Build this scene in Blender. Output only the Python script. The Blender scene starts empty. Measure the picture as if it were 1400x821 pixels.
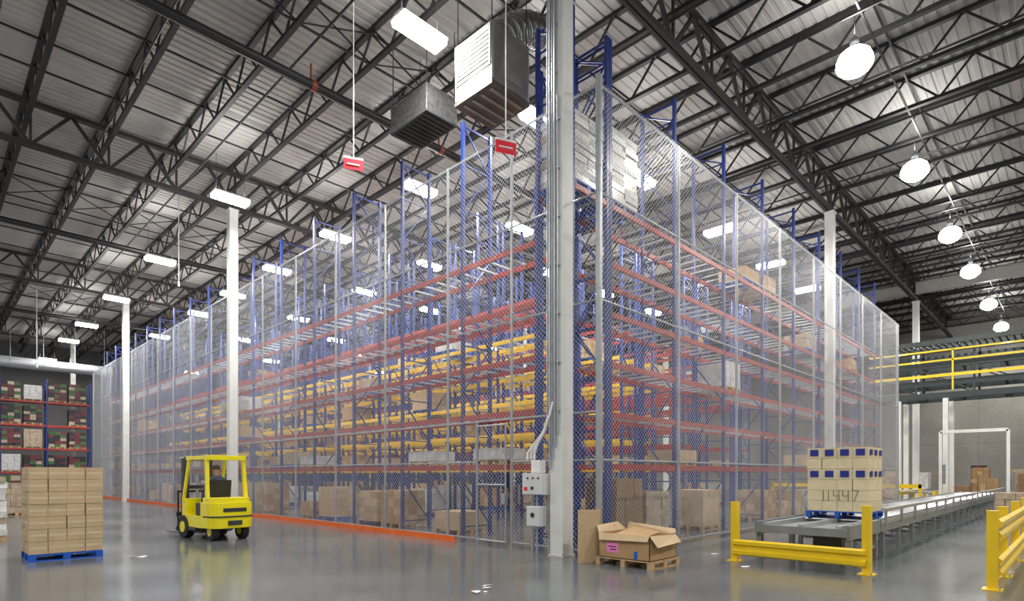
import bpy, math, random
from mathutils import Vector, Matrix
random.seed(7)
scene = bpy.context.scene
try:
    scene.view_settings.view_transform = 'Standard'
except Exception: pass

# ------------------------------------------------------------------ materials
def mat(name, col, rough=0.5, metal=0.0, var=0.12, nscale=3.0, bump=0.0, bscale=40.0, emit=0.0, ecol=None, coat=0.0):
    m = bpy.data.materials.new(name); m.use_nodes = True
    nt = m.node_tree; b = nt.nodes["Principled BSDF"]
    b.inputs["Roughness"].default_value = rough
    b.inputs["Metallic"].default_value = metal
    b.inputs["Coat Weight"].default_value = coat
    tc = nt.nodes.new("ShaderNodeTexCoord")
    n = nt.nodes.new("ShaderNodeTexNoise"); n.inputs["Scale"].default_value = nscale
    n.inputs["Detail"].default_value = 4.0
    nt.links.new(tc.outputs["Object"], n.inputs["Vector"])
    r = nt.nodes.new("ShaderNodeValToRGB")
    r.color_ramp.elements[0].position = 0.3; r.color_ramp.elements[1].position = 0.7
    c0 = [max(0, c*(1-var)) for c in col]; c1 = [min(1, c*(1+var)) for c in col]
    r.color_ramp.elements[0].color = (*c0, 1); r.color_ramp.elements[1].color = (*c1, 1)
    nt.links.new(n.outputs["Fac"], r.inputs["Fac"])
    nt.links.new(r.outputs["Color"], b.inputs["Base Color"])
    if bump > 0:
        n2 = nt.nodes.new("ShaderNodeTexNoise"); n2.inputs["Scale"].default_value = bscale
        nt.links.new(tc.outputs["Object"], n2.inputs["Vector"])
        bp = nt.nodes.new("ShaderNodeBump"); bp.inputs["Strength"].default_value = bump
        nt.links.new(n2.outputs["Fac"], bp.inputs["Height"])
        nt.links.new(bp.outputs["Normal"], b.inputs["Normal"])
    if emit > 0:
        b.inputs["Emission Color"].default_value = (*(ecol or col), 1)
        b.inputs["Emission Strength"].default_value = emit
    return m

M = {}
M['deck'] = mat('roof_deck_metal', (0.35,0.34,0.325), 0.6, 0.05, 0.12, 0.6)
M['joist'] = mat('joist_black_steel', (0.012,0.012,0.013), 0.55, 0.05)
M['girder'] = mat('girder_dark_steel', (0.026,0.024,0.023), 0.55, 0.05)
M['pipe'] = mat('sprinkler_pipe_black', (0.018,0.018,0.02), 0.45, 0.1)
M['orange'] = mat('safety_orange', (0.80,0.15,0.02), 0.45)
M['ordark'] = mat('pipe_coupling_orange', (0.25,0.05,0.02), 0.5)
M['white'] = mat('white_painted_steel', (0.73,0.73,0.70), 0.45, 0, 0.05)
M['beige'] = mat('beige_painted_beam', (0.36,0.36,0.33), 0.5, 0, 0.06)
M['blue'] = mat('rack_blue', (0.014,0.040,0.22), 0.4, 0.0, 0.1)
M['red'] = mat('rack_red', (0.38,0.036,0.028), 0.42, 0.0, 0.1)
M['ryellow'] = mat('rack_yellow', (0.86,0.56,0.02), 0.42, 0.0, 0.08)
M['galv'] = mat('galvanized_steel', (0.42,0.44,0.46), 0.38, 0.5, 0.08, 8)
M['rod'] = mat('thin_hanger_rod', (0.03,0.03,0.03), 0.7, 0.0)
M['wire'] = mat('chain_link_wire', (0.43,0.45,0.47), 0.4, 0.4, 0.05)
M['yellow'] = mat('safety_yellow', (0.90,0.61,0.01), 0.38, 0, 0.05, coat=0.2)
M['fyellow'] = mat('forklift_yellow', (0.86,0.74,0.005), 0.3, 0, 0.04, coat=0.4)
M['black'] = mat('black_rubber', (0.02,0.02,0.02), 0.7)
M['dark'] = mat('dark_machine_steel', (0.05,0.055,0.06), 0.45, 0.3)
M['grey'] = mat('grey_machine_paint', (0.24,0.265,0.28), 0.45, 0.2)
M['green'] = mat('dark_green_grey_paint', (0.03,0.045,0.047), 0.5, 0.1)
M['roller'] = mat('roller_steel', (0.50,0.51,0.53), 0.25, 0.85, 0.05)
M['card'] = mat('cardboard', (0.44,0.27,0.13), 0.75, 0, 0.10, 6, 0.05)
M['card2'] = mat('cardboard_light', (0.56,0.41,0.24), 0.75, 0, 0.08, 5)
M['card3'] = mat('cardboard_dark', (0.28,0.17,0.09), 0.8, 0, 0.12, 5)
M['cream'] = mat('cream_carton', (0.76,0.66,0.42), 0.6, 0, 0.06, 5)
M['tape'] = mat('packing_tape', (0.66,0.53,0.34), 0.3, 0, 0.05)
M['wood'] = mat('pallet_wood', (0.52,0.35,0.18), 0.75, 0, 0.2, 9)
M['pblue'] = mat('blue_pallet_paint', (0.005,0.10,0.52), 0.5, 0, 0.15)
M['wrap'] = mat('stretch_wrapped_white', (0.62,0.62,0.61), 0.22, 0, 0.2, 5, 0.35, 7)
M['wrapt'] = mat('stretch_wrapped_tan', (0.44,0.35,0.25), 0.22, 0, 0.22, 5, 0.35, 7)
M['maroon'] = mat('maroon_cases', (0.13,0.025,0.035), 0.5, 0, 0.3)
M['blk'] = mat('dark_cases', (0.02,0.02,0.024), 0.5, 0, 0.2)
M['grn'] = mat('green_cases', (0.05,0.14,0.04), 0.5, 0, 0.2)
M['lblue'] = mat('blue_print', (0.015,0.025,0.26), 0.5)
M['pink'] = mat('pink_label', (0.85,0.22,0.55), 0.6)
M['paper'] = mat('white_paper', (0.8,0.8,0.78), 0.6)
M['ink'] = mat('marker_ink', (0.03,0.03,0.03), 0.6)
M['panelgrey'] = mat('enclosure_light_grey', (0.66,0.67,0.66), 0.4, 0, 0.04)
M['sred'] = mat('sign_red', (0.70,0.02,0.04), 0.4, emit=0.08)
M['foil'] = mat('foil_duct_silver', (0.28,0.28,0.28), 0.28, 0.85, 0.3, 9, 0.8, 12)
M['sheet'] = mat('sheet_metal_grey', (0.26,0.25,0.24), 0.38, 0.45, 0.15, 4)
M['sheetd'] = mat('sheet_metal_dark', (0.10,0.085,0.07), 0.45, 0.3, 0.15, 4)
M['lamp'] = mat('lamp_lens', (1,1,1), 0.4, emit=50, ecol=(1.0,0.98,0.95))
M['lampside'] = mat('lamp_glare_side', (1,1,1), 0.3, emit=25, ecol=(1.0,0.98,0.94))  # glow put into the bell sides to stand in for lamp glare
M['skin'] = mat('skin', (0.50,0.30,0.21), 0.5)
M['cloth'] = mat('dark_workwear', (0.06,0.07,0.10), 0.8)
M['jean'] = mat('work_trousers', (0.05,0.07,0.13), 0.8)

def concrete(name, c0, c1, rough, joints=None, rvar=0.1):
    m = bpy.data.materials.new(name); m.use_nodes = True
    nt = m.node_tree; b = nt.nodes["Principled BSDF"]; L = nt.links
    tc = nt.nodes.new("ShaderNodeTexCoord")
    n1 = nt.nodes.new("ShaderNodeTexNoise"); n1.inputs["Scale"].default_value = 0.35; n1.inputs["Detail"].default_value = 8
    n2 = nt.nodes.new("ShaderNodeTexNoise"); n2.inputs["Scale"].default_value = 6; n2.inputs["Detail"].default_value = 6
    L.new(tc.outputs["Object"], n1.inputs["Vector"]); L.new(tc.outputs["Object"], n2.inputs["Vector"])
    mx = nt.nodes.new("ShaderNodeMath"); mx.operation = 'MULTIPLY_ADD'; mx.inputs[1].default_value = 0.35
    L.new(n2.outputs["Fac"], mx.inputs[0]); 
    sc = nt.nodes.new("ShaderNodeMath"); sc.operation = 'MULTIPLY'; sc.inputs[1].default_value = 0.65
    L.new(n1.outputs["Fac"], sc.inputs[0]); L.new(sc.outputs[0], mx.inputs[2])
    r = nt.nodes.new("ShaderNodeValToRGB")
    r.color_ramp.elements[0].position = 0.35; r.color_ramp.elements[1].position = 0.65
    r.color_ramp.elements[0].color = (*c0,1); r.color_ramp.elements[1].color = (*c1,1)
    L.new(mx.outputs[0], r.inputs["Fac"])
    col = r.outputs["Color"]
    if joints:
        sep = nt.nodes.new("ShaderNodeSeparateXYZ"); L.new(tc.outputs["Object"], sep.inputs[0])
        outs = []
        for ax, per in joints:
            d = nt.nodes.new("ShaderNodeMath"); d.operation='DIVIDE'; d.inputs[1].default_value = per
            L.new(sep.outputs[ax], d.inputs[0])
            fr = nt.nodes.new("ShaderNodeMath"); fr.operation='FRACT'; L.new(d.outputs[0], fr.inputs[0])
            lt = nt.nodes.new("ShaderNodeMath"); lt.operation='LESS_THAN'; lt.inputs[1].default_value = 0.016/per
            L.new(fr.outputs[0], lt.inputs[0]); outs.append(lt.outputs[0])
        mm = nt.nodes.new("ShaderNodeMath"); mm.operation='MAXIMUM'
        L.new(outs[0], mm.inputs[0]); L.new(outs[1], mm.inputs[1])
        mc = nt.nodes.new("ShaderNodeMixRGB"); mc.inputs["Color2"].default_value = (0.06,0.06,0.06,1)
        L.new(mm.outputs[0], mc.inputs["Fac"]); L.new(col, mc.inputs["Color1"]); col = mc.outputs["Color"]
    L.new(col, b.inputs["Base Color"])
    mr = nt.nodes.new("ShaderNodeMapRange"); mr.inputs["To Min"].default_value = rough-rvar; mr.inputs["To Max"].default_value = rough+rvar
    L.new(n1.outputs["Fac"], mr.inputs["Value"]); L.new(mr.outputs[0], b.inputs["Roughness"])
    return m
M['floor'] = concrete('polished_concrete', (0.092,0.102,0.108), (0.155,0.168,0.175), 0.17, [(0,4.55),(1,4.55)])
M['wall'] = concrete('wall_concrete', (0.19,0.183,0.165), (0.28,0.27,0.245), 0.8, [(1,6.0),(2,4.2)])
M['wallw'] = concrete('wall_painted', (0.10,0.10,0.10), (0.14,0.14,0.14), 0.8, [(0,6.0),(2,4.2)])

# ------------------------------------------------------------------ mesh builder
class MB:
    def __init__(s): s.v=[]; s.f=[]; s.m=[]; s.ml=[]
    def mi(s,k):
        if k not in s.ml: s.ml.append(k)
        return s.ml.index(k)
    def box(s,x0,x1,y0,y1,z0,z1,k):
        i=len(s.v); mi=s.mi(k)
        s.v += [(x0,y0,z0),(x1,y0,z0),(x1,y1,z0),(x0,y1,z0),(x0,y0,z1),(x1,y0,z1),(x1,y1,z1),(x0,y1,z1)]
        s.f += [(i,i+3,i+2,i+1),(i+4,i+5,i+6,i+7),(i,i+1,i+5,i+4),(i+1,i+2,i+6,i+5),(i+2,i+3,i+7,i+6),(i+3,i,i+4,i+7)]
        s.m += [mi]*6
    def beam(s,p,q,w,h,k,caps=True):
        p=Vector(p); q=Vector(q); d=(q-p)
        if d.length<1e-6: return
        d.normalize(); up=Vector((0,0,1)) if abs(d.z)<0.98 else Vector((0,1,0))
        a=d.cross(up).normalized(); b=a.cross(d).normalized(); a*=w/2; b*=h/2
        i=len(s.v); mi=s.mi(k)
        for o in (p,q):
            for sa,sb in ((-1,-1),(1,-1),(1,1),(-1,1)): s.v.append(tuple(o+a*sa+b*sb))
        fs=[(i,i+1,i+5,i+4),(i+1,i+2,i+6,i+5),(i+2,i+3,i+7,i+6),(i+3,i,i+4,i+7)]
        if caps: fs += [(i+3,i+2,i+1,i),(i+4,i+5,i+6,i+7)]
        s.f+=fs; s.m+=[mi]*len(fs)
    def cyl(s,p,q,r,k,n=10,r2=None,caps=True):
        p=Vector(p); q=Vector(q); d=(q-p).normalized(); up=Vector((0,0,1)) if abs(d.z)<0.98 else Vector((0,1,0))
        a=d.cross(up).normalized(); b=a.cross(d).normalized(); r2=r if r2 is None else r2
        i=len(s.v); mi=s.mi(k)
        for o,rr in ((p,r),(q,r2)):
            for j in range(n):
                t=2*math.pi*j/n; s.v.append(tuple(o+a*math.cos(t)*rr+b*math.sin(t)*rr))
        for j in range(n):
            s.f.append((i+j,i+(j+1)%n,i+n+(j+1)%n,i+n+j)); s.m.append(mi)
        if caps:
            s.f.append(tuple(i+j for j in range(n))[::-1]); s.f.append(tuple(i+n+j for j in range(n))); s.m+=[mi]*2
    def path(s,pts,r,k,n=8):
        for a,b in zip(pts[:-1],pts[1:]): s.cyl(a,b,r,k,n)
    def lathe(s,c,prof,k,n=20):
        i=len(s.v); mi=s.mi(k)
        for r,z in prof:
            for j in range(n):
                t=2*math.pi*j/n; s.v.append((c[0]+r*math.cos(t),c[1]+r*math.sin(t),c[2]+z))
        for a in range(len(prof)-1):
            for j in range(n):
                s.f.append((i+a*n+j,i+a*n+(j+1)%n,i+(a+1)*n+(j+1)%n,i+(a+1)*n+j)); s.m.append(mi)
    def prism(s,poly,axis,a0,a1,k):
        i=len(s.v); n=len(poly); mi=s.mi(k)
        for a in (a0,a1):
            for p in poly:
                if axis=='x': s.v.append((a,p[0],p[1]))
                elif axis=='y': s.v.append((p[0],a,p[1]))
                else: s.v.append((p[0],p[1],a))
        for j in range(n): s.f.append((i+j,i+(j+1)%n,i+n+(j+1)%n,i+n+j)); s.m.append(mi)
        s.f.append(tuple(i+j for j in range(n))[::-1]); s.f.append(tuple(i+n+j for j in range(n))); s.m+=[mi]*2
    def quad(s,a,b,c,d,k):
        i=len(s.v); s.v+=[a,b,c,d]; s.f.append((i,i+1,i+2,i+3)); s.m.append(s.mi(k))
    def build(s,name,loc=(0,0,0),rot=0,bevel=0,parent=None,smooth=False):
        me=bpy.data.meshes.new(name); me.from_pydata(s.v,[],s.f)
        for k in s.ml: me.materials.append(M[k])
        me.polygons.foreach_set("material_index", s.m)
        if smooth: me.polygons.foreach_set("use_smooth",[True]*len(me.polygons))
        me.validate(); me.update()
        o=bpy.data.objects.new(name,me); scene.collection.objects.link(o)
        o.location=loc; o.rotation_euler=(0,0,rot)
        if bevel:
            b=o.modifiers.new('bevel','BEVEL'); b.width=bevel; b.segments=2; b.limit_method='ANGLE'
        if parent: o.parent=parent
        return o

def empty(name, loc=(0,0,0), rot=0):
    e=bpy.data.objects.new(name,None); scene.collection.objects.link(e); e.location=loc; e.rotation_euler=(0,0,rot); e.empty_display_size=0.2
    return e

# ------------------------------------------------------------------ room shell
X0,X1,Y0,Y1=-12.0,60.0,-12.0,76.0
DECK=14.9
b=MB(); b.box(X0,X1,Y0,Y1,-0.2,0,'floor'); b.build('floor')
b=MB(); b.box(X1,X1+0.3,Y0,Y1,0,DECK+0.1,'wall'); b.build('wall_east')
b=MB(); b.box(X0,X1,Y1,Y1+0.3,0,DECK+0.1,'wallw'); b.build('wall_north')
b=MB(); y=Y0; per=0.3; mi=b.mi('deck'); prof=[(0,0),(0.15,0),(0.18,0.035),(0.27,0.035),(0.30,0)]
pts=[]
while y<Y1:
    for dy,dz in prof[:-1]: pts.append((y+dy,DECK+dz))
    y+=per
for (ya,za) in pts: b.v += [(X0,ya,za),(X1,ya,za)]
for j in range(len(pts)-1):
    b.f.append((2*j,2*j+2,2*j+3,2*j+1)); b.m.append(mi)
b.box(X0,X1,Y0,Y1,DECK+0.08,DECK+0.2,'deck')
b.build('ceiling')

EX,EY=X1-0.05,Y1-0.05
GY=[-10.4,7.8,26.0,44.2,62.4]
CX=[9.45+18.15*k for k in range(-1,3)]
jx=[]; x=9.45-2.27*9
while x<X1-0.5: jx.append(x); x+=2.269
b=MB()
for x in jx:
    zt,zb=DECK-0.06,DECK-1.05
    b.beam((x,Y0,zt),(x,EY,zt),0.15,0.12,'joist'); b.beam((x,Y0,zb),(x,EY,zb),0.14,0.11,'joist')
    y=Y0; n=0
    while y<Y1-1.9:
        a=(x,y,zt); c=(x,y+0.9,zb); d=(x,y+1.8,zt)
        b.beam(a,c,0.055,0.055,'joist',False); b.beam(c,d,0.055,0.055,'joist',False); y+=1.8
b.build('roof_joists')
b=MB()
for y in GY:
    zt,zb=DECK-0.35,13.09
    for o in (-0.07,0.07):
        b.box(X0,EX,y+o-0.05,y+o+0.05,zt-0.07,zt+0.07,'girder'); b.box(X0,EX,y+o-0.05,y+o+0.05,zb-0.08,zb+0.08,'girder')
    x=X0; 
    while x<X1-2.4:
        b.beam((x,y,zt),(x+1.13,y,zb),0.10,0.10,'girder',False); b.beam((x+1.13,y,zb),(x+2.27,y,zt),0.10,0.10,'girder',False)
        b.beam((x+1.13,y,zb),(x+1.13,y,zt),0.07,0.07,'girder',False); x+=2.27
b.build('roof_girders')
b=MB(); 
for ya_,yb_ in ((-10.2,7.6),(8.0,25.8)):
    b.box(44.35,44.65,ya_,yb_,13.15,13.19,'beige'); b.box(44.35,44.65,ya_,yb_,13.85,13.89,'beige'); b.box(44.48,44.52,ya_,yb_,13.19,13.85,'beige')
b.build('roof_crossbeam')
b=MB()
for k in range(len(GY)-1):
    for fr in (0.2,0.4,0.6,0.8):
        y=GY[k]+18.2*fr
        b.beam((X0,y,DECK-0.15),(EX,y,DECK-0.15),0.05,0.05,'joist'); b.beam((X0,y,DECK-1.07),(EX,y,DECK-1.07),0.05,0.05,'joist')
        if fr in(0.4,):
            for xa,xb in zip(jx[:-1],jx[1:]):
                b.beam((xa,y,DECK-0.15),(xb,y,DECK-1.05),0.035,0.035,'joist',False)
                b.beam((xb,y,DECK-0.15),(xa,y,DECK-1.05),0.035,0.035,'joist',False)
b.build('joist_bridging')
b=MB()
for y in (16.0,34.2,52.4,-2.2): b.cyl((X0,y,13.0),(EX,y,13.0),0.13,'pipe',12)
for x in [9.45-2.27*4+1.1+3.1*k for k in range(17)]:
    b.cyl((x,Y0,13.6),(x,EY,13.6),0.035,'pipe',8)
for x in [-3,3.3,8.0,12.7,19.5,24,28.5]:
    b.cyl((x,16.0,13.0),(x+0.15,16.0,13.0),0.15,'ordark',12); b.cyl((x,16.0,13.1),(x,16.0,13.6),0.03,'ordark',8)
b.build('sprinkler_pipes')

for cx in CX:
    for cy in GY:
        if cx<0 and cy<20: continue
        b=MB(); w=0.17
        b.box(cx-w,cx+w,cy-w,cy-w+0.03,0.02,13.0,'white'); b.box(cx-w,cx+w,cy+w-0.03,cy+w,0.02,13.0,'white')
        b.box(cx-w,cx-w+0.03,cy-w+0.03,cy+w-0.03,0.02,13.0,'white'); b.box(cx+w-0.03,cx+w,cy-w+0.03,cy+w-0.03,0.02,13.0,'white')
        b.box(cx-0.2,cx+0.2,cy-0.2,cy+0.2,0,0.03,'white'); b.box(cx-0.2,cx+0.2,cy-0.2,cy+0.2,12.92,13.0,'white')
        for sx in(-.185,.185):
            for sy in(-.185,.185): b.cyl((cx+sx,cy+sy,0.03),(cx+sx,cy+sy,0.07),0.014,'galv',6)
        b.build('steel_column')

# ------------------------------------------------------------------ pallets & loads
def pallet(b,x,y,z,lx,ly,k):
    for i in range(3):
        yy=y+(ly-0.09)*i/2
        for j in range(3):
            xx=x+(lx-0.12)*j/2; b.box(xx,xx+0.12,yy,yy+0.09,z+0.02,z+0.105,k)
        b.box(x,x+lx,yy,yy+0.09,z,z+0.02,k); b.box(x,x+lx,yy,yy+0.09,z+0.105,z+0.122,k)
    n=7; w=lx/n
    for i in range(n): b.box(x+i*w+0.01,x+(i+1)*w-0.01,y,y+ly,z+0.122,z+0.142,k)
def cartons(b,x,y,z,lx,ly,nx,ny,nz,ch,ks,jit=0.006,tape=True,drop=0.0):
    for k in range(nz):
        for i in range(nx):
            for j in range(ny):
                if 0<i<nx-1 and 0<j<ny-1 and k<nz-1: continue
                if k==nz-1 and random.random()<drop: continue
                a=lx/nx; c=ly/ny; g=0.004
                ox=random.uniform(-jit,jit); oy=random.uniform(-jit,jit)
                m=random.choice(ks)
                xa,xb=x+i*a+g+ox,x+(i+1)*a-g+ox; ya,yb=y+j*c+g+oy,y+(j+1)*c-g+oy; za,zb=z+k*ch+0.003,z+(k+1)*ch-0.003
                b.box(xa,xb,ya,yb,za,zb,m)
                if tape:
                    zc=(za+zb)/2
                    if j==0: b.box(xa+0.02,xb-0.02,ya-0.002,ya,zc-0.02,zc+0.02,'tape')
                    if i==0: b.box(xa-0.002,xa,ya+0.02,yb-0.02,zc-0.02,zc+0.02,'tape')
def load(b,x,y,z,lx=1.15,ly=1.0,h=1.1,kind='card',pk='wood'):
    pallet(b,x,y,z,lx,ly,pk)
    if kind=='card': ks=['card','card2','card']
    elif kind=='wrap': ks=['wrap']
    elif kind=='wrapt': ks=['wrapt']
    elif kind=='bags': ks=['wrap','paper','paper','wrap','wrapt']
    elif kind=='dark': ks=['blk','maroon','maroon','grn','blk','wrapt']
    else: ks=[kind]
    if kind=='bags':
        nz=max(1,round(h/0.15)); cartons(b,x,y,z+0.142,lx,ly,2,2,nz,h/nz,ks,0.03,False)
    else:
        nz=max(1,round(h/0.24)); cartons(b,x,y,z+0.142,lx,ly,3,3,nz,h/nz,ks,0.012,False)

# ------------------------------------------------------------------ racks
def rack(name, ax, s0, nb, bl, d0, dep, levels, H, bk, sup=4, loads=None, top=None):
    b=MB()
    def P(s,d,z): return (d,s,z) if ax=='y' else (s,d,z)
    def B(sa,sb,da,db,za,zb,k):
        if ax=='y': b.box(da,db,sa,sb,za,zb,k)
        else: b.box(sa,sb,da,db,za,zb,k)
    for i in range(nb+1):
        s=s0+i*bl
        for d in (d0,d0+dep-0.08):
            B(s-0.05,s+0.05,d,d+0.012,0.012,H,'blue'); B(s-0.05,s-0.035,d+0.012,d+0.08,0.012,H,'blue'); B(s+0.035,s+0.05,d+0.012,d+0.08,0.012,H,'blue')
            B(s-0.09,s+0.09,d-0.03,d+0.11,0,0.012,'blue')
        z=0.25; fl=0
        while z<H-0.2:
            b.beam(P(s,d0+0.06,z),P(s,d0+dep-0.06,z),0.035,0.035,'blue',False)
            z2=min(z+1.25,H-0.1)
            a,c=(d0+0.06,d0+dep-0.06) if fl else (d0+dep-0.06,d0+0.06)
            b.beam(P(s,a,z),P(s,c,z2),0.035,0.035,'blue',False)
            z=z2; fl=1-fl
        b.beam(P(s,d0+0.06,H-0.1),P(s,d0+dep-0.06,H-0.1),0.04,0.05,'blue',False)
    for i in range(nb):
        s=s0+i*bl+0.05; e=s0+(i+1)*bl-0.05
        for li,z in enumerate(levels):
            k=bk[li] if isinstance(bk,(list,tuple)) else bk
            for side in (0,1):
                d=d0 if side==0 else d0+dep-0.055
                B(s,e,d,d+0.055,z-0.14,z-0.03,k)
                B(s,e,d+(0.02 if side==0 else 0),d+(0.055 if side==0 else 0.035),z-0.03,z,k)
                for ee,e2 in ((s,s+0.012),(e-0.012,e)):
                    B(ee,e2,d-0.006,d+0.061,z-0.19,z+0.02,k)
            for j in range(sup):
                ss=s+(e-s)*(j+0.5)/sup
                B(ss-0.025,ss+0.025,d0+0.055,d0+dep-0.055,z-0.06,z-0.012,'galv')
    o=b.build(name)
    if loads:
        lb=MB()
        for (bi,off,z,h,kind,pk) in loads:
            s=s0+bi*bl+off
            if ax=='y': load(lb,d0+0.07,s,z+0.002,dep-0.14,1.1,h,kind,pk)
            else: load(lb,s,d0+0.07,z+0.002,1.15,dep-0.14,h,kind,pk)
        lb.build('palletized_goods')
    return o

LL=[1.95,3.3,4.6,5.9,7.4]
def rl(nb,levels,seed,pg=0.5,p1=0.5,pu=0.05,kinds=('card','wrap','wrapt','card','card2'),hmax=1.2,offs=(0.15,1.5)):
    r=random.Random(seed); out=[]
    for i in range(nb):
        for off in offs:
            if r.random()<pg: out.append((i,off,0.0,r.uniform(0.45,hmax),r.choice(kinds),r.choice(['wood','wood','pblue'])))
            for li,z in enumerate(levels):
                p=p1 if li==0 else pu
                if r.random()<p: out.append((i,off,z,r.uniform(0.3,0.6 if li==0 else 0.8),r.choice(kinds),r.choice(['wood','pblue'])))
    return out
ll=rl(16,LL,3,0.5,0.4,0.03)
ll=[l for l in ll if not (l[0]<2)]
ll+=[(1,0.2,0.0,0.5,'card2','wood'),(1,1.5,1.95,0.3,'wrap','wood'),(0,1.4,1.95,0.3,'wrap','wood'),(2,1.5,0,1.0,'card','pblue')]
rack('pallet_rack','y',9.35,16,2.86,10.5,1.1,LL,11.4,'red',5,ll)
RL=[1.95,3.2,4.4,5.6,6.8,8.2]
rlo=[(0,0.35,0.0,1.45,'card3','wood'),(0,0.12,8.2,1.75,'bags','pblue'),(0,1.7,0,1.1,'wrapt','wood'),(2,0.2,4.4,0.8,'wrap','wood')]
rlo+=[l for l in rl(8,RL,11,0.5,0.35,0.03,offs=(0.2,1.75)) if l[0]>=1]
rack('pallet_rack','x',11.6,8,3.1,8.05,1.1,RL,12.1,'red',6,rlo)
# short end bay closing the corner
rack('pallet_rack','x',10.17,1,1.31,8.05,1.1,[8.2],12.1,'red',3,[(0,0.08,8.2,1.55,'bags','pblue')])
IL=[1.95,3.1,4.2,5.3,6.4,7.6]
bk=['ryellow']*5+['red']
sd=20
for cx in (15.6,20.6,25.6,30.6):
    for side in (0,1):
        d0=cx-1.2 if side==0 else cx+0.1
        first=(cx==15.6)
        rack('pallet_rack','y',13.0,14,2.87,d0,1.1,IL,11.3 if first else 10.8,bk if cx<25 else 'red',3 if cx<25 else 2,rl(14,IL,sd,0.5,0.35,0.06,hmax=1.2)); sd+=1
fl=[]
r=random.Random(5)
FL=[1.9,3.8,5.7,7.6]
for i in range(5):
    for off in (0.1,1.45,):
        for z in [0]+FL:
            if r.random()<0.93: fl.append((i,off,z,r.uniform(1.1,1.45),r.choice(['dark','dark','dark','dark','wrap','wrapt']),'wood'))
rack('pallet_rack','x',-4.2,5,2.9,61.0-0.85,1.1,FL,9.4,'red',3,fl)
b=MB(); b.cyl((-10,58.6,10.3),(11.5,58.6,10.3),0.42,'galv',20)
for x in range(-9,12,2):
    b.cyl((x,58.6,10.3),(x+0.08,58.6,10.3),0.45,'galv',20); b.cyl((x,58.6,10.7),(x,58.6,13.8),0.015,'galv',6)
b.build('air_duct')

# ------------------------------------------------------------------ chain link fence
FX,FY,FH=9.74,7.04,9.73
LEN_L,LEN_R=49.0,27.1
def fence_fabric(b,ax,s0,length,fixed,z0,H,pitch,w):
    def P(s,z): return (fixed,s,z) if ax=='y' else (s,fixed,z)
    hh=H-z0
    n=int((length+hh)/pitch)
    for sign in (1,-1):
        for i in range(1,n):
            c=i*pitch
            sa=max(0,c-hh); sb=min(length,c)
            if sb-sa<0.02: continue
            nseg=max(1,int((sb-sa)/1.0)); 
            for j in range(nseg):
                p=sa+(sb-sa)*j/nseg; q=sa+(sb-sa)*(j+1)/nseg
                za=c-p; zb=c-q
                if sign==1: b.beam(P(s0+p,z0+za),P(s0+q,z0+zb),w,w,'wire',False)
                else: b.beam(P(s0+p,z0+hh-za),P(s0+q,z0+hh-zb),w,w,'wire',False)
b=MB()
W=0.0052; PT=0.11
fence_fabric(b,'y',FY,2.55,FX,0.05,FH,PT,W)
fence_fabric(b,'y',9.62,1.15,FX,3.0,FH,PT,W)
fence_fabric(b,'y',10.77,LEN_L+FY-10.77,FX,0.05,FH,PT,W)
fence_fabric(b,'x',FX,LEN_R,FY,0.05,FH,PT,W)
posts_l=[9.6,10.8]+[11.95+2.94*k for k in range(16)]
for y in posts_l: b.cyl((FX+0.05,y,0),(FX+0.05,y,FH if y!=10.8 else 3.0),0.036,'galv',10)
b.cyl((FX+0.05,FY+0.05,0),(FX+0.05,FY+0.05,FH+0.15),0.07,'galv',14)
for x in [FX+3.35*k for k in range(1,9)]+[FX+LEN_R]: b.cyl((x,FY+0.05,0),(x,FY+0.05,FH),0.038,'galv',10)
for z in (3.0,5.3,7.5,FH-0.03):
    b.cyl((FX+0.05,FY,z),(FX+0.05,FY+LEN_L,z),0.024,'galv',8)
for z in (0.1,2.0,):
    b.cyl((FX+0.05,10.8,z),(FX+0.05,FY+LEN_L,z),0.02,'galv',8); b.cyl((FX+0.05,FY,z),(FX+0.05,9.6,z),0.02,'galv',8)
for z in (0.1,2.0,5.3,7.5,FH-0.03):
    b.cyl((FX,FY+0.05,z),(FX+LEN_R,FY+0.05,z),0.024,'galv',8)
for z in [0.5*k for k in range(1,20)]: b.cyl((FX+0.05,FY+0.05,z),(FX+0.05,FY+0.05,z+0.03),0.078,'galv',14)
b.build('chain_link_fence')
b=MB()
for y in (9.7,10.7): b.cyl((FX-0.05,y,0.08),(FX-0.05,y,2.9),0.024,'galv',10)
for z in (0.1,1.45,2.88): b.cyl((FX-0.05,9.7,z),(FX-0.05,10.7,z),0.022,'galv',10)
fence_fabric(b,'y',9.7,1.0,FX-0.05,0.1,2.88,PT,W)
b.box(FX-0.12,FX-0.03,9.66,9.78,1.0,1.25,'galv')
b.build('chain_link_gate')
b=MB()
b.box(9.46,9.48,11.3,56,0.0,0.14,'orange'); b.box(9.48,9.6,11.3,56,0.0,0.02,'orange')
y=11.5
while y<56: b.box(9.48,9.56,y,y+0.01,0.02,0.12,'orange'); b.cyl((9.55,y+0.1,0.02),(9.55,y+0.1,0.05),0.015,'galv',6); y+=1.5
b.build('orange_floor_guard_rail')

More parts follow.
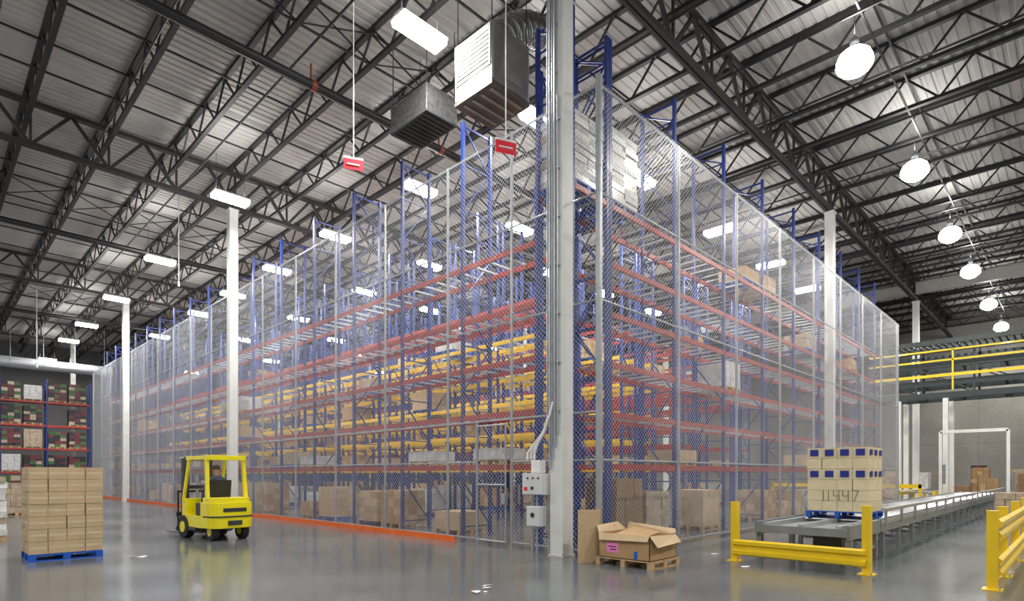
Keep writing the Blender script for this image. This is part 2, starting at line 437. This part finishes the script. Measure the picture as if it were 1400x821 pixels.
# conduits + panels at the corner column
b=MB()
cx,cy=9.45,7.8
for i,(dy,r,zt) in enumerate([(0.13,0.028,12.9),(0.07,0.02,12.9),(0.0,0.028,12.9),(-0.07,0.02,9.5),(0.20,0.02,12.9)]):
    b.cyl((cx-0.22,cy+dy,1.8+0.25*i),(cx-0.22,cy+dy,zt),r,'galv',8)
    for z in range(3,13): 
        if z<zt: b.box(cx-0.235,cx-0.18,cy+dy-0.045,cy+dy+0.045,z,z+0.03,'galv')
for i,(dy,r) in enumerate([(0.16,0.026),(0.09,0.02),(0.03,0.026)]):
    pts=[(cx-0.24,cy+dy,2.9+0.15*i),(cx-0.24,cy+dy+0.1,2.6+0.15*i),(cx-0.24,cy+dy+0.3,2.35+0.1*i),(cx-0.24,8.35+0.1*i,2.15),(cx-0.24,8.35+0.1*i,2.02)]
    b.path(pts,r,'paper',8)
b.build('electrical_conduit')
def enclosure(x,y0,y1,z0,z1,big):
    b=MB(); b.box(x,x+0.22,y0,y1,z0,z1,'panelgrey'); b.box(x-0.02,x,y0+0.01,y1-0.01,z0+0.01,z1-0.01,'panelgrey')
    ym=(y0+y1)/2
    if big:
        for i in range(3): b.cyl((x-0.045,y0+0.13+i*0.15,z1-0.1),(x-0.02,y0+0.13+i*0.15,z1-0.1),0.02,'ink',10)
        b.cyl((x-0.05,ym,z0+0.14),(x-0.02,ym,z0+0.14),0.035,'dark',12)
        b.box(x-0.024,x-0.02,y1-0.16,y1-0.06,z0+0.08,z0+0.16,'sred')
    else:
        b.cyl((x-0.05,ym,z0+0.24),(x-0.02,ym,z0+0.24),0.05,'dark',12); b.box(x-0.06,x-0.02,ym-0.012,ym+0.012,z0+0.2,z0+0.29,'ink')
    return b
e=enclosure(9.13,8.02,8.62,1.27,1.72,True); e.box(9.35,9.40,8.05,8.10,0,1.74,'galv'); e.box(9.35,9.40,8.52,8.57,0,1.74,'galv')
e.build('electrical_control_panel',bevel=0.006)
e=enclosure(9.13,8.12,8.5,0.6,1.02,False); e.cyl((9.25,8.31,1.02),(9.25,8.31,1.26),0.025,'galv',8); e.cyl((9.25,8.31,0.0),(9.25,8.31,0.6),0.025,'galv',8)
e.build('electrical_disconnect_box',bevel=0.006)
b=MB(); b.box(9.18,9.34,8.15,8.42,1.73,2.0,'paper'); b.box(9.17,9.18,8.17,8.40,1.75,1.98,'paper'); b.build('junction_box',bevel=0.005)

# ------------------------------------------------------------------ HVAC units near ceiling
b=MB()
x0,x1,y0,y1,z0,z1=9.15,10.4,9.6,10.9,10.6,12.05
b.box(x0,x1,y0,y1,z0+0.12,z1,'sheet')
b.box(x0-0.02,x0,y0+0.04,y1-0.04,z0+0.45,z1-0.04,'panelgrey')
for i in range(8): 
    z=z0+0.55+i*0.1; b.beam((x0-0.03,y0+0.1,z),(x0-0.03,y1-0.1,z),0.03,0.012,'panelgrey')
b.box(x0-0.01,x1+0.01,y0-0.01,y1+0.01,z0,z0+0.1,'sheetd')
for i in range(4): b.box(x0+0.1,x1-0.1,y0+0.12+i*0.3,y0+0.2+i*0.3,z0-0.03,z0,'sheet')
b.box(x0+0.3,x1-0.2,y0-0.02,y0,z0+0.3,z1-0.2,'sheet')
for xx in (x0+0.02,x1-0.06): b.box(xx,xx+0.04,y0-0.012,y0,z0+0.12,z1,'galv')
for x in(x0+.05,x1-.05):
    for y in(y0+.05,y1-.05): b.cyl((x,y,z1),(x,y,13.85),0.015,'rod',6)
b.cyl((9.8,10.2,z1),(9.8,10.2,z1+0.12),0.43,'galv',18)
b.build('hvac_unit',bevel=0.01)
b=MB()
n=16
for i in range(n):
    t=i/(n-1); x=9.8+1.6*t; z=12.18+1.05*math.sin(t*1.5); 
    t2=(i+1)/(n-1); x2=9.8+1.6*t2; z2=12.18+1.05*math.sin(t2*1.5)
    b.cyl((x,10.2,z),(x2,10.2,z2),0.42 if i%2 else 0.37,'foil',18,0.37 if i%2 else 0.42)
b.build('flexible_duct',smooth=True)
b=MB()
x0,x1,y0,y1,z0,z1=9.35,10.4,12.3,13.95,11.25,12.0
b.box(x0,x1,y0,y1,z0+0.06,z1,'foil'); b.box(x0,x1,y0,y1,z0,z0+0.06,'dark')
for i in range(9): b.box(x0+0.05,x1-0.05,y0+0.1+i*0.17,y0+0.13+i*0.17,z0-0.03,z0,'blk')
for x in(x0+.05,x1-.05):
    for y in(y0+.05,y1-.05): b.cyl((x,y,z1),(x,y,13.85),0.015,'rod',6)
b.build('hvac_unit',bevel=0.01)

# ------------------------------------------------------------------ hanging signs
def hsign(x,y,z,zt,size=0.36):
    b=MB(); b.cyl((x,y,z+size/2),(x,y,zt),0.013,'paper',8)
    b.beam((x-0.22,y+0.1,z),(x+0.22,y-0.1,z),0.02,size*0.75,'sred'); b.beam((x-0.22,y+0.1,z+size*0.45),(x+0.22,y-0.1,z+size*0.45),0.022,0.05,'paper')
    b.beam((x-0.16,y+0.05,z-0.01),(x+0.13,y-0.08,z-0.01),0.035,0.03,'paper')
    b.build('hanging_aisle_sign')
hsign(7.8,13.3,9.6,13.8); hsign(9.15,9.15,8.95,13.8)
b=MB(); b.cyl((7.8,27.5,9.9),(7.8,27.5,13.8),0.02,'paper',6); b.cyl((7.8,27.5,9.7),(7.8,27.5,9.9),0.05,'paper',8); b.build('hanging_rod')  # plain rod hung from the roof, thicker at its lower end
b=MB(); b.cyl((5.5,49,9.0),(5.5,49,13.8),0.025,'paper',6); b.cyl((5.5,49,8.7),(5.5,49,9.0),0.07,'paper',8); b.build('hanging_rod')  # second plain hanging rod, further back

# ------------------------------------------------------------------ light fixtures
def area(name,loc,sx,sy,power,up=False,col=(1,0.98,0.945),parent=None):
    l=bpy.data.lights.new(name,'AREA'); l.shape='RECTANGLE'; l.size=sx; l.size_y=sy; l.energy=power; l.color=col
    o=bpy.data.objects.new(name,l); scene.collection.objects.link(o); o.location=loc
    if up: o.rotation_euler=(math.pi,0,0)
    if parent: o.parent=parent
    return o
PD,PU=450,100
def linear_fixture(x,y,z=12.3,ax='x',pd=PD,pu=PU,zt=13.8):
    e=empty('high_bay_linear_light',(x,y,z))
    b=MB(); l,w=0.62,0.27
    b.prism([(-w,0.0),(-w*0.55,0.12),(w*0.55,0.12),(w,0.0)], 'x',-l,l,'white')
    b.prism([(w,0.0),(w*0.8,-0.16),(-w*0.8,-0.16),(-w,0.0)],'x',-l-0.01,l+0.01,'lamp')
    for s in(-l+0.1,l-0.1): b.cyl((s,0,0.12),(s,0,zt-z),0.008,'rod',6)
    o=b.build('housing',rot=0 if ax=='x' else math.pi/2,parent=e)
    lx,ly=(1.2,0.4) if ax=='x' else (0.4,1.2)
    area('lamp_down',(0,0,-0.18),lx,ly,pd,parent=e)
    if pu: area('deck_fill_light',(0,0,0.2),lx,ly,pu,up=True,parent=e)  # added fill that brightens the deck; housing top has no lamp opening
for y in (11.3,23.3,32.5,41.5,50.3,57.2,68.0): linear_fixture(8.4,y)
for y in (11.6,17.5,23.7,29.7,35.7,41.5,50.5): linear_fixture(13.0,y,pd=290,pu=70)
for y in (11.3,17.3,23.6,29.7,38,47): linear_fixture(18.1,y,pd=290,pu=70)
for x,y in ((24.3,11.2),(30.0,11.2),(35.5,11.2)): linear_fixture(x,y,ax='y',pd=310,pu=80)
for y in (20,30,42,54): linear_fixture(23.1,y,pd=330,pu=80)
for y in (20,32,46): linear_fixture(28.1,y,pd=330,pu=80)
for y in (20,35,52): linear_fixture(33.5,y,pd=330,pu=80)
for x,y in ((43,22),(43,42),(20,66),(35,66),(52,50)): linear_fixture(x,y,pd=500,pu=120)
for y in (4,13,22,40,58): linear_fixture(-1.5,y,pd=500,pu=130)
def bell(x,y,z=12.5,pd=540,pu=60):
    e=empty('high_bay_bell_light',(x,y,z))
    b=MB()
    b.lathe((0,0,0),[(0.44,-0.02),(0.43,0.10),(0.37,0.25),(0.24,0.36),(0.15,0.40)],'lampside',28)  # enlarged glowing sides imitate the glare around the lamp
    b.lathe((0,0,0),[(0.001,-0.30),(0.16,-0.28),(0.30,-0.20),(0.40,-0.10),(0.44,-0.02)],'lamp',28)
    b.lathe((0,0,0),[(0.16,0.39),(0.14,0.44),(0.001,0.44)],'galv',24)
    b.cyl((0,0,0.44),(0,0,0.66),0.11,'grey',16); b.cyl((0,0,0.66),(0,0,13.8-z),0.010,'rod',6)
    b.build('reflector',parent=e,smooth=True)
    area('lamp_down',(0,0,-0.33),0.5,0.5,pd,col=(1,0.95,0.87),parent=e)
    area('deck_fill_light',(0,0,0.8),0.5,0.5,pu,up=True,parent=e)  # unseen fill aimed at the roof deck, added above the bell
for x in (17.3,25.0,32.8,39.5,48,56): bell(x,4.3)
for x in (2,11,20,32,45): bell(x,-4.5)

# ------------------------------------------------------------------ forklift
fk=empty('forklift',(5.6,16.7,0),math.radians(6))
b=MB()
def rounded(xw,yr,yf,r,n=6):
    p=[(xw,yf),(-xw,yf)]
    for i in range(n+1):
        t=math.pi+ i/n*math.pi/2; p.append((-xw+r+r*math.cos(t), yr+r+r*math.sin(t)))
    for i in range(n+1):
        t=1.5*math.pi+i/n*math.pi/2; p.append((xw-r+r*math.cos(t), yr+r+r*math.sin(t)))
    return p
b.prism(rounded(0.56,-1.15,-0.45,0.30),'z',0.32,0.98,'fyellow')
b.prism(rounded(0.50,-1.10,-0.45,0.26),'z',0.98,1.10,'fyellow')
b.prism(rounded(0.57,-1.17,-0.60,0.30),'z',0.60,0.64,'dark')
b.box(-0.52,0.52,-0.45,0.55,0.30,0.62,'fyellow')
b.box(-0.46,0.46,-0.45,0.05,0.62,0.95,'dark')
b.box(-0.50,0.50,0.5,0.78,0.30,1.05,'fyellow')
b.box(-0.54,-0.46,-0.1,0.5,0.22,0.32,'dark'); b.box(0.46,0.54,-0.1,0.5,0.22,0.32,'dark')
b.prism([(-0.1,0.16),(0.78,0.16),(0.78,0.32),(-0.4,0.32)],'x',-0.42,0.42,'dark')
b.box(-0.18,0.18,-1.18,-1.14,0.40,0.52,'dark')
b.box(-0.30,0.30,-1.165,-1.14,0.74,0.84,'ink')
o=b.build('chassis',parent=fk,bevel=0.025)
b=MB()
for x in(-0.45,0.45):
    b.cyl((x-0.1,0.62,0.30),(x+0.1,0.62,0.30),0.30,'black',24); b.cyl((x-0.11,0.62,0.30),(x+0.11,0.62,0.30),0.15,'fyellow',16)
    b.cyl((x*0.85-0.08,-0.75,0.23),(x*0.85+0.08,-0.75,0.23),0.23,'black',24); b.cyl((x*0.85-0.09,-0.75,0.23),(x*0.85+0.09,-0.75,0.23),0.11,'fyellow',16)
b.build('wheels',parent=fk)
b=MB()
for x in(-0.5,0.5):
    b.beam((x,-0.72,1.05),(x*0.94,-0.62,2.12),0.08,0.10,'fyellow'); b.beam((x,0.68,1.0),(x*0.94,0.40,2.12),0.06,0.08,'fyellow')
    b.beam((x*0.94,-0.70,2.13),(x*0.94,0.52,2.13),0.08,0.10,'fyellow')
b.beam((-0.5,-0.68,2.13),(0.5,-0.68,2.13),0.10,0.12,'fyellow'); b.beam((-0.5,0.50,2.13),(0.5,0.50,2.13),0.08,0.08,'fyellow')
for i in range(1,8):
    y=-0.68+i*0.148; b.beam((-0.47,y,2.13),(0.47,y,2.13),0.03,0.05,'fyellow')
b.build('overhead_guard',parent=fk,bevel=0.008)
b=MB()
for x in(-0.34,0.34):
    b.box(x-0.05,x+0.05,0.95,1.10,0.08,2.14,'dark'); b.box(x*0.8-0.04,x*0.8+0.04,0.97,1.07,0.12,2.08,'dark')
for z in(0.35,1.3,2.08): b.box(-0.34,0.34,0.98,1.06,z,z+0.1,'dark')
b.box(-0.5,0.5,1.12,1.17,0.15,0.27,'dark'); b.box(-0.5,0.5,1.12,1.17,0.55,0.67,'dark')
for x in(-0.45,-0.2,0.2,0.45): b.box(x-0.02,x+0.02,1.13,1.17,0.2,1.25,'dark')
b.box(-0.47,0.47,1.13,1.17,1.2,1.26,'dark')
for x in(-0.28,0.28): b.prism([(1.17,0.65),(1.21,0.65),(1.22,0.11),(2.2,0.08),(2.2,0.06),(1.17,0.06)],'x',x-0.06,x+0.06,'dark')
b.cyl((0,1.02,0.3),(0,1.02,1.7),0.04,'galv',12)
b.build('mast_and_forks',parent=fk)
b=MB()
b.box(-0.26,0.26,-0.40,0.08,0.95,1.06,'black'); b.prism([(-0.42,1.04),(-0.30,1.04),(-0.38,1.55),(-0.48,1.55)],'x',-0.24,0.24,'black')
b.cyl((0,0.58,1.02),(0,0.38,1.24),0.03,'dark',10)
o=b.build('seat_and_column',parent=fk,bevel=0.03)
bpy.ops.mesh.primitive_torus_add(major_radius=0.17,minor_radius=0.018,location=(0,0,0)); o=bpy.context.object; o.name='steering_wheel'; o.data.materials.append(M['black']); o.parent=fk; o.location=(0,0.37,1.25); o.rotation_euler=(math.radians(45),0,0)
def skinned(name,verts,edges,radii,k,parent,root=0):
    me=bpy.data.meshes.new(name); me.from_pydata(verts,edges,[]); o=bpy.data.objects.new(name,me); scene.collection.objects.link(o)
    o.modifiers.new('skin','SKIN'); me.materials.append(M[k])
    for i,r in enumerate(radii): me.skin_vertices[0].data[i].radius=(r,r) if not isinstance(r,tuple) else r
    for i in range(len(verts)): me.skin_vertices[0].data[i].use_root=(i==root)
    s=o.modifiers.new('sub','SUBSURF'); s.levels=1; s.render_levels=2
    o.parent=parent; return o
dr=empty('forklift_driver'); dr.parent=fk; dr.location=(0,0,0)
V=[(0,-0.18,1.14),(0,-0.20,1.30),(0,-0.20,1.48),(0,-0.17,1.60),(0,-0.15,1.66),
   (-0.18,-0.18,1.55),(-0.25,-0.02,1.36),(-0.15,0.22,1.28),
   (0.18,-0.18,1.55),(0.25,-0.02,1.36),(0.15,0.22,1.28)]
E=[(0,1),(1,2),(2,3),(3,4),(3,5),(5,6),(6,7),(3,8),(8,9),(9,10)]
skinned('torso',V,E,[(.16,.12),(.15,.11),(.17,.12),(.10,.08),.055,.07,.055,.04,.07,.055,.04],'cloth',dr)
V=[(0,-0.18,1.13),(-0.11,-0.12,1.13),(-0.14,0.28,1.15),(-0.14,0.36,0.76),(-0.14,0.46,0.70),(0.11,-0.12,1.13),(0.14,0.28,1.15),(0.14,0.36,0.76),(0.14,0.46,0.70)]
skinned('legs',V,[(0,1),(1,2),(2,3),(3,4),(0,5),(5,6),(6,7),(7,8)],[.13,.10,.075,.05,.045,.10,.075,.05,.045],'jean',dr)
V=[(0,-0.14,1.62),(0,-0.14,1.70),(0,-0.12,1.76),(0,-0.12,1.84),(0,-0.12,1.90)]
skinned('head',V,[(0,1),(1,2),(2,3),(3,4)],[.05,.055,(.08,.09),(.085,.10),(.06,.07)],'skin',dr)
b=MB(); b.lathe((0,-0.12,1.86),[(0.098,-0.02),(0.10,0.02),(0.085,0.07),(0.04,0.10),(0.001,0.105)],'ink',16); b.box(-0.07,0.07,-0.04,0.06,1.845,1.86,'ink')
b.lathe((-0.085,-0.12,1.80),[(0.001,-0.03),(0.015,-0.01),(0.015,0.02),(0.001,0.03)],'skin',8); b.lathe((0.085,-0.12,1.80),[(0.001,-0.03),(0.015,-0.01),(0.015,0.02),(0.001,0.03)],'skin',8)
b.prism([(-0.03,1.82),(0.0,1.77),(-0.03,1.765)],'x',-0.012,0.012,'skin')
for sx in(-0.03,0.03): b.cyl((sx,-0.04,1.815),(sx,-0.028,1.815),0.011,'ink',8)
b.box(-0.025,0.025,-0.045,-0.03,1.738,1.746,'maroon')
b.build('cap_and_face',parent=dr)
for sx in(-1,1):
    V=[(sx*0.15,0.22,1.28),(sx*0.145,0.29,1.285)]; E=[(0,1)]; R=[.032,(.04,.02)]
    for j in range(4):
        xx=sx*0.145+(j-1.5)*0.018
        i=len(V); V+=[(xx,0.32,1.30),(xx,0.345,1.29),(xx,0.34,1.265)]; E+=[(1,i),(i,i+1),(i+1,i+2)]; R+=[.0095,.0085,.008]
    i=len(V); V+=[(sx*0.145-sx*0.035,0.29,1.27),(sx*0.145-sx*0.03,0.32,1.255)]; E+=[(1,i),(i,i+1)]; R+=[.011,.009]
    skinned('hand',V,E,R,'skin',dr)

# ------------------------------------------------------------------ carton pallets
b=MB(); pallet(b,1.5,14.5,0,1.2,1.1,'pblue'); cartons(b,1.5,14.5,0.142,1.2,1.1,4,3,7,0.243,['card2','card2','card2'],0.008,True,0.0)
b.build('pallet_of_cartons',bevel=0)
b=MB(); load(b,0.45,19.6,0,1.15,1.1,1.5,'bags','wood'); b.build('wrapped_pallet_load')
b=MB(); load(b,-0.9,19.4,0,1.15,1.1,1.2,'wrapt','wood'); b.build('wrapped_pallet_load')
b=MB()
for i,(x,y) in enumerate([(0.9,31),(2.3,31.3),(0.5,36),(2.4,37)]): load(b,x,y,0,1.15,1.1,[1.6,1.2,1.9,1.5][i],['wrap','wrapt','card3','dark'][i])
b.build('palletized_goods')

# open box on pallet
b=MB(); pallet(b,9.05,5.43,0,1.0,1.2,'wood'); b.build('wooden_pallet')
b=MB(); x0,x1,y0,y1,z0,z1=9.08,10.02,5.48,6.58,0.145,0.60
t=0.012
b.box(x0,x0+t,y0,y1,z0,z1,'card'); b.box(x1-t,x1,y0,y1,z0,z1-0.03,'card'); b.box(x0,x1,y0,y0+t,z0,z1,'card'); b.box(x0,x1,y1-t,y1,z0,z1,'card'); b.box(x0,x1,y0,y1,z0,z0+t,'card')
b.quad((x0,y0,z1),(x0,y1,z1),(x0-0.06,y1-0.05,z1-0.13),(x0-0.05,y0+0.02,z1-0.10),'card2')
b.quad((x1,y0,z1-0.03),(x0,y0,z1),(x0+0.05,y0-0.13,z1-0.2),(x1-0.03,y0-0.12,z1-0.16),'card2')
b.quad((x1,y0,z1-0.03),(x1,y1,z1-0.03),(x1+0.1,y1,z1+0.14),(x1+0.16,y0+0.1,z1+0.06),'card2')
b.quad((x0,y1,z1),(x1,y1,z1),(x1-0.2,y1+0.08,z1+0.16),(x0+0.1,y1+0.12,z1+0.12),'card2')
b.quad((x0+0.1,y0+0.3,z1-0.1),(x0+0.7,y0+0.2,z1+0.02),(x0+0.75,y0+0.8,z1+0.08),(x0+0.15,y0+0.85,z1-0.02),'card')
b.box(x0-0.004,x0,y0+0.66,y0+0.92,z0+0.1,z0+0.28,'pink'); b.box(x0-0.004,x0,y0+0.25,y0+0.32,z0+0.02,z0+0.16,'pblue')
b.box(x0-0.005,x0-0.004,y0+0.70,y0+0.88,z0+0.20,z0+0.22,'ink'); b.box(x0-0.005,x0-0.004,y0+0.70,y0+0.84,z0+0.15,z0+0.17,'ink')
b.build('open_cardboard_box')
b=MB()
b.prism([(8.85,6.9),(8.865,6.9),(9.22,6.72),(9.215,6.705),(8.85,6.885)][::-1],'z',0.0,1.02,'card2')
b.prism([(9.215,6.705),(9.22,6.72),(9.60,6.94),(9.61,6.925)][::-1],'z',0.0,1.02,'card')
b.build('folded_cardboard_sheet')

# ------------------------------------------------------------------ guard rails
def wrail(b,p,q,z,axis):
    prof=[(0,0),(0.045,0.03),(0.045,0.09),(0,0.13),(0,0.18),(0.045,0.22),(0.045,0.28),(0,0.31)]
    back=[(a-0.012,c) for a,c in prof][::-1]
    poly=prof+back
    if axis=='y': b.prism([(p[0]-a,z+c) for a,c in poly],'y',p[1],q[1],'yellow')
    else: b.prism([(p[1]-a,z+c) for a,c in poly],'x',p[0],q[0],'yellow')
def gpost(b,x,y,h=1.15):
    b.box(x-0.065,x+0.065,y-0.065,y+0.065,0.015,h,'yellow'); b.box(x-0.14,x+0.14,y-0.12,y+0.12,0,0.015,'yellow')
    b.box(x-0.068,x+0.068,y-0.068,y+0.068,h,h+0.015,'yellow')
    for sx in(-.11,.11): b.cyl((x+sx,y-0.09,0.015),(x+sx,y-0.09,0.05),0.014,'galv',6)
b=MB(); gpost(b,11.3,4.9); gpost(b,11.3,2.62); wrail(b,(11.23,2.62),(11.23,4.9),0.12,'y'); b.box(11.235,11.3,2.7,4.82,0.14,0.18,'yellow')
b.build('yellow_guard_rail')
b=MB()
for x in (11.1,12.7,15.2,18.0,20.8,23.6): gpost(b,x,0.95)
wrail(b,(11.1,0.88),(23.6,0.88),0.16,'x'); wrail(b,(11.1,0.88),(23.6,0.88),0.72,'x')
b.build('yellow_guard_rail')

# ------------------------------------------------------------------ roller conveyor
b=MB(); ya,yb=3.05,4.65
b.box(11.75,13.98,ya-0.05,ya,0.50,0.76,'grey'); b.box(11.75,13.98,yb,yb+0.05,0.50,0.76,'grey'); b.box(11.75,11.8,ya,yb,0.55,0.7,'grey')
for yy in (ya+0.1,(ya+yb)/2-0.05,yb-0.2): b.box(11.8,13.95,yy,yy+0.1,0.66,0.745,'galv')
b.box(11.85,13.9,ya+0.03,yb-0.03,0.60,0.66,'galv')
for xx in (11.9,13.7):
    for yy in (ya,yb): b.box(xx-0.05,xx+0.05,yy-0.05,yy+0.05,0.0,0.5,'grey')
b.box(11.95,13.7,ya-0.03,ya+0.03,0.2,0.27,'grey'); b.box(12.2,12.9,ya+0.2,ya+0.7,0.18,0.5,'dark')
b.box(14.0,40.0,ya-0.06,ya,0.50,0.78,'grey'); b.box(14.0,40.0,yb,yb+0.06,0.50,0.78,'grey')
b.box(14.0,40.0,ya-0.075,ya-0.06,0.66,0.74,'galv')
b.box(14.0,40.0,ya-0.16,ya-0.06,0.93,1.0,'galv')
x=14.1
while x<39.9: b.cyl((x,ya,0.705),(x,yb,0.705),0.04,'roller',10); x+=0.16
x=14.3
while x<40:
    b.box(x-0.04,x+0.04,ya-0.05,ya+0.03,0,0.5,'grey'); b.box(x-0.04,x+0.04,yb-0.03,yb+0.05,0,0.5,'grey'); b.box(x-0.03,x+0.03,ya,yb,0.25,0.31,'grey')
    b.box(x-0.09,x+0.09,ya-0.1,ya+0.08,0,0.012,'grey'); b.box(x-0.02,x+0.02,ya-0.11,ya-0.06,0.6,0.95,'galv')
    x+=1.5
b.build('roller_conveyor')
# load on conveyor
b=MB(); zc=0.75
pallet(b,14.0,3.2,zc,1.2,1.25,'pblue')
cartons(b,14.02,3.22,zc+0.142,1.16,1.21,3,4,6,0.232,['cream'],0.006,False)
for lay in (5,3):
    for j in range(4):
        yc=3.22+1.21*(j+0.5)/4
        b.box(14.003,14.012,yc-0.085,yc+0.085,zc+0.142+lay*0.232+0.05,zc+0.142+lay*0.232+0.19,'lblue')
        if j<3:
            xc=14.02+1.16*(j+0.5)/3
            b.box(xc-0.09,xc+0.09,3.205,3.212,zc+0.142+lay*0.232+0.06,zc+0.142+lay*0.232+0.18,'lblue')
zz=zc+0.142+0.22
def stroke(y1,z1,y2,z2): b.beam((14.0,4.15-y1,zz+z1),(14.0,4.15-y2,zz+z2),0.008,0.010,'ink')
for o in (0.0,0.10): stroke(0.06+o,0,0.06+o,0.24)
for o in (0.26,0.44): stroke(o,0.24,o,0.12); stroke(o,0.12,o+0.11,0.12); stroke(o+0.11,0.24,o+0.11,0)
stroke(0.62,0.24,0.74,0.24); stroke(0.74,0.24,0.66,0)
b.build('pallet_of_labelled_cartons')

# portal / wrapper on the conveyor line
b=MB()
for y in (2.6,5.3):
    b.box(37.3,37.45,y-0.07,y+0.07,0,3.9,'white'); b.box(37.15,37.6,y-0.2,y+0.2,0,0.04,'white')
b.box(37.3,37.45,2.6,5.3,3.82,3.98,'white'); b.box(37.45,37.8,2.4,2.7,0.9,1.8,'grey'); b.box(37.3,37.45,5.1,5.23,1.2,2.2,'grey')
b.build('stretch_wrapper_frame')
# overhead conveyor / mezzanine
b=MB()
ya_,yb_=-11.5,9.0
for z in (5.9,6.6,7.6):
    for x in (39.6,41.6): b.box(x,x+0.15,ya_,yb_,z,z+0.32,'green')
    y=ya_
    while y<yb_: b.box(39.7,41.7,y,y+0.1,z+0.1,z+0.25,'green'); y+=1.8
for x in (39.55,41.8): b.box(x,x+0.12,ya_,yb_,8.9,9.15,'green'); b.box(x,x+0.12,ya_,yb_,8.45,8.6,'green')
y=ya_
while y<yb_-2:
    for x in(39.62,41.85): b.box(x-0.05,x+0.05,y,y+0.1,5.9,9.0,'green'); b.beam((x,y,6.2),(x,y+2.6,7.6),0.06,0.06,'green',False)
    y+=2.6
y=ya_
while y<yb_: b.cyl((39.7,y,9.05),(41.8,y,9.05),0.05,'dark',8); y+=0.3
for z in (7.9,8.45): b.box(39.3,39.36,ya_,yb_,z,z+0.09,'yellow')
b.box(39.28,39.32,ya_,yb_,7.05,7.2,'yellow')
y=ya_+0.5
while y<yb_: b.box(39.3,39.38,y,y+0.08,6.3,8.5,'yellow'); y+=4.0
for y in (-8,-1,5.4,7.6): b.box(39.6,39.85,y-0.12,y+0.12,0,5.9,'white'); b.box(41.55,41.8,y-0.12,y+0.12,0,5.9,'white')
b.build('overhead_conveyor_platform')
b=MB()
b.box(38,46,5.6,5.75,0.55,0.8,'yellow'); b.box(38,46,7.2,7.35,0.55,0.8,'yellow'); b.box(37.7,37.85,6.2,14,0.95,1.15,'yellow')
for y in (6.2,8.5,11.2,13.9): b.box(37.7,37.85,y,y+0.12,0,1.2,'yellow')
x=38.2
while x<46: b.cyl((x,5.7,0.72),(x,7.25,0.72),0.05,'roller',8); x+=0.3
for x in (38,42,45.5): b.box(x,x+0.1,5.6,5.7,0,0.55,'yellow'); b.box(x,x+0.1,7.25,7.35,0,0.55,'yellow')
b.build('transfer_conveyor')
b=MB()
for i,(x,y,h,k) in enumerate([(44,3.5,1.3,'card'),(44,1.8,1.6,'card3'),(50,2.5,1.9,'wrapt'),(50,0.8,1.2,'wrap'),(48,4.3,2.0,'card'),(50,7.8,1.7,'wrap'),(52,10,1.8,'card2'),(35,1.0,1.5,'dark'),(47,9.2,1.4,'card'),(54,5,2.2,'dark'),(54,7,2.2,'card3'),(42.6,4.7,0.9,'card3'),(27,1.4,0.9,'wrapt'),(38,1.2,1.8,'wrapt')]): load(b,x,y,0,1.15,0.85,h,k)
b.build('palletized_goods')
b=MB(); 
b.box(30,32,0.4,1.3,0,1.15,'dark'); b.box(30.1,31.9,0.5,1.2,1.15,1.35,'grey'); b.box(30.3,30.6,0.35,0.4,0.6,0.9,'sred'); b.box(29.96,30,0.5,1.2,0.3,0.9,'grey')
b.build('conveyor_control_cabinet',bevel=0.01)

# floor litter
b=MB(); r=random.Random(2)
for (x,y) in [(3.1,13.9),(3.25,13.8),(5.6,6.2),(5.9,6.3),(5.75,6.1),(10.6,4.4),(11.9,5.6),(6.05,6.5)]:
    p=[(x+r.uniform(-.12,.12),y+r.uniform(-.08,.08),0.004+r.uniform(0,.025)) for _ in range(5)]
    p.sort(key=lambda q: math.atan2(q[1]-y,q[0]-x)); i=len(b.v); b.v+=p+[(x,y,0.02)]
    for j in range(5): b.f.append((i+j,i+(j+1)%5,i+5)); b.m.append(b.mi('paper'))
b.build('plastic_wrap_scraps')

# ------------------------------------------------------------------ world + camera
w=bpy.data.worlds.new('world'); scene.world=w; w.use_nodes=True
w.node_tree.nodes['Background'].inputs[0].default_value=(0.95,0.97,1,1); w.node_tree.nodes['Background'].inputs[1].default_value=0.45
cam=bpy.data.cameras.new('camera'); co=bpy.data.objects.new('camera',cam); scene.collection.objects.link(co)
co.location=(0,0,1.7); co.rotation_euler=(math.radians(90),0,math.radians(-45.6))
cam.sensor_width=36; cam.lens=20.49; cam.shift_y=0.1696; cam.clip_end=300
scene.camera=co
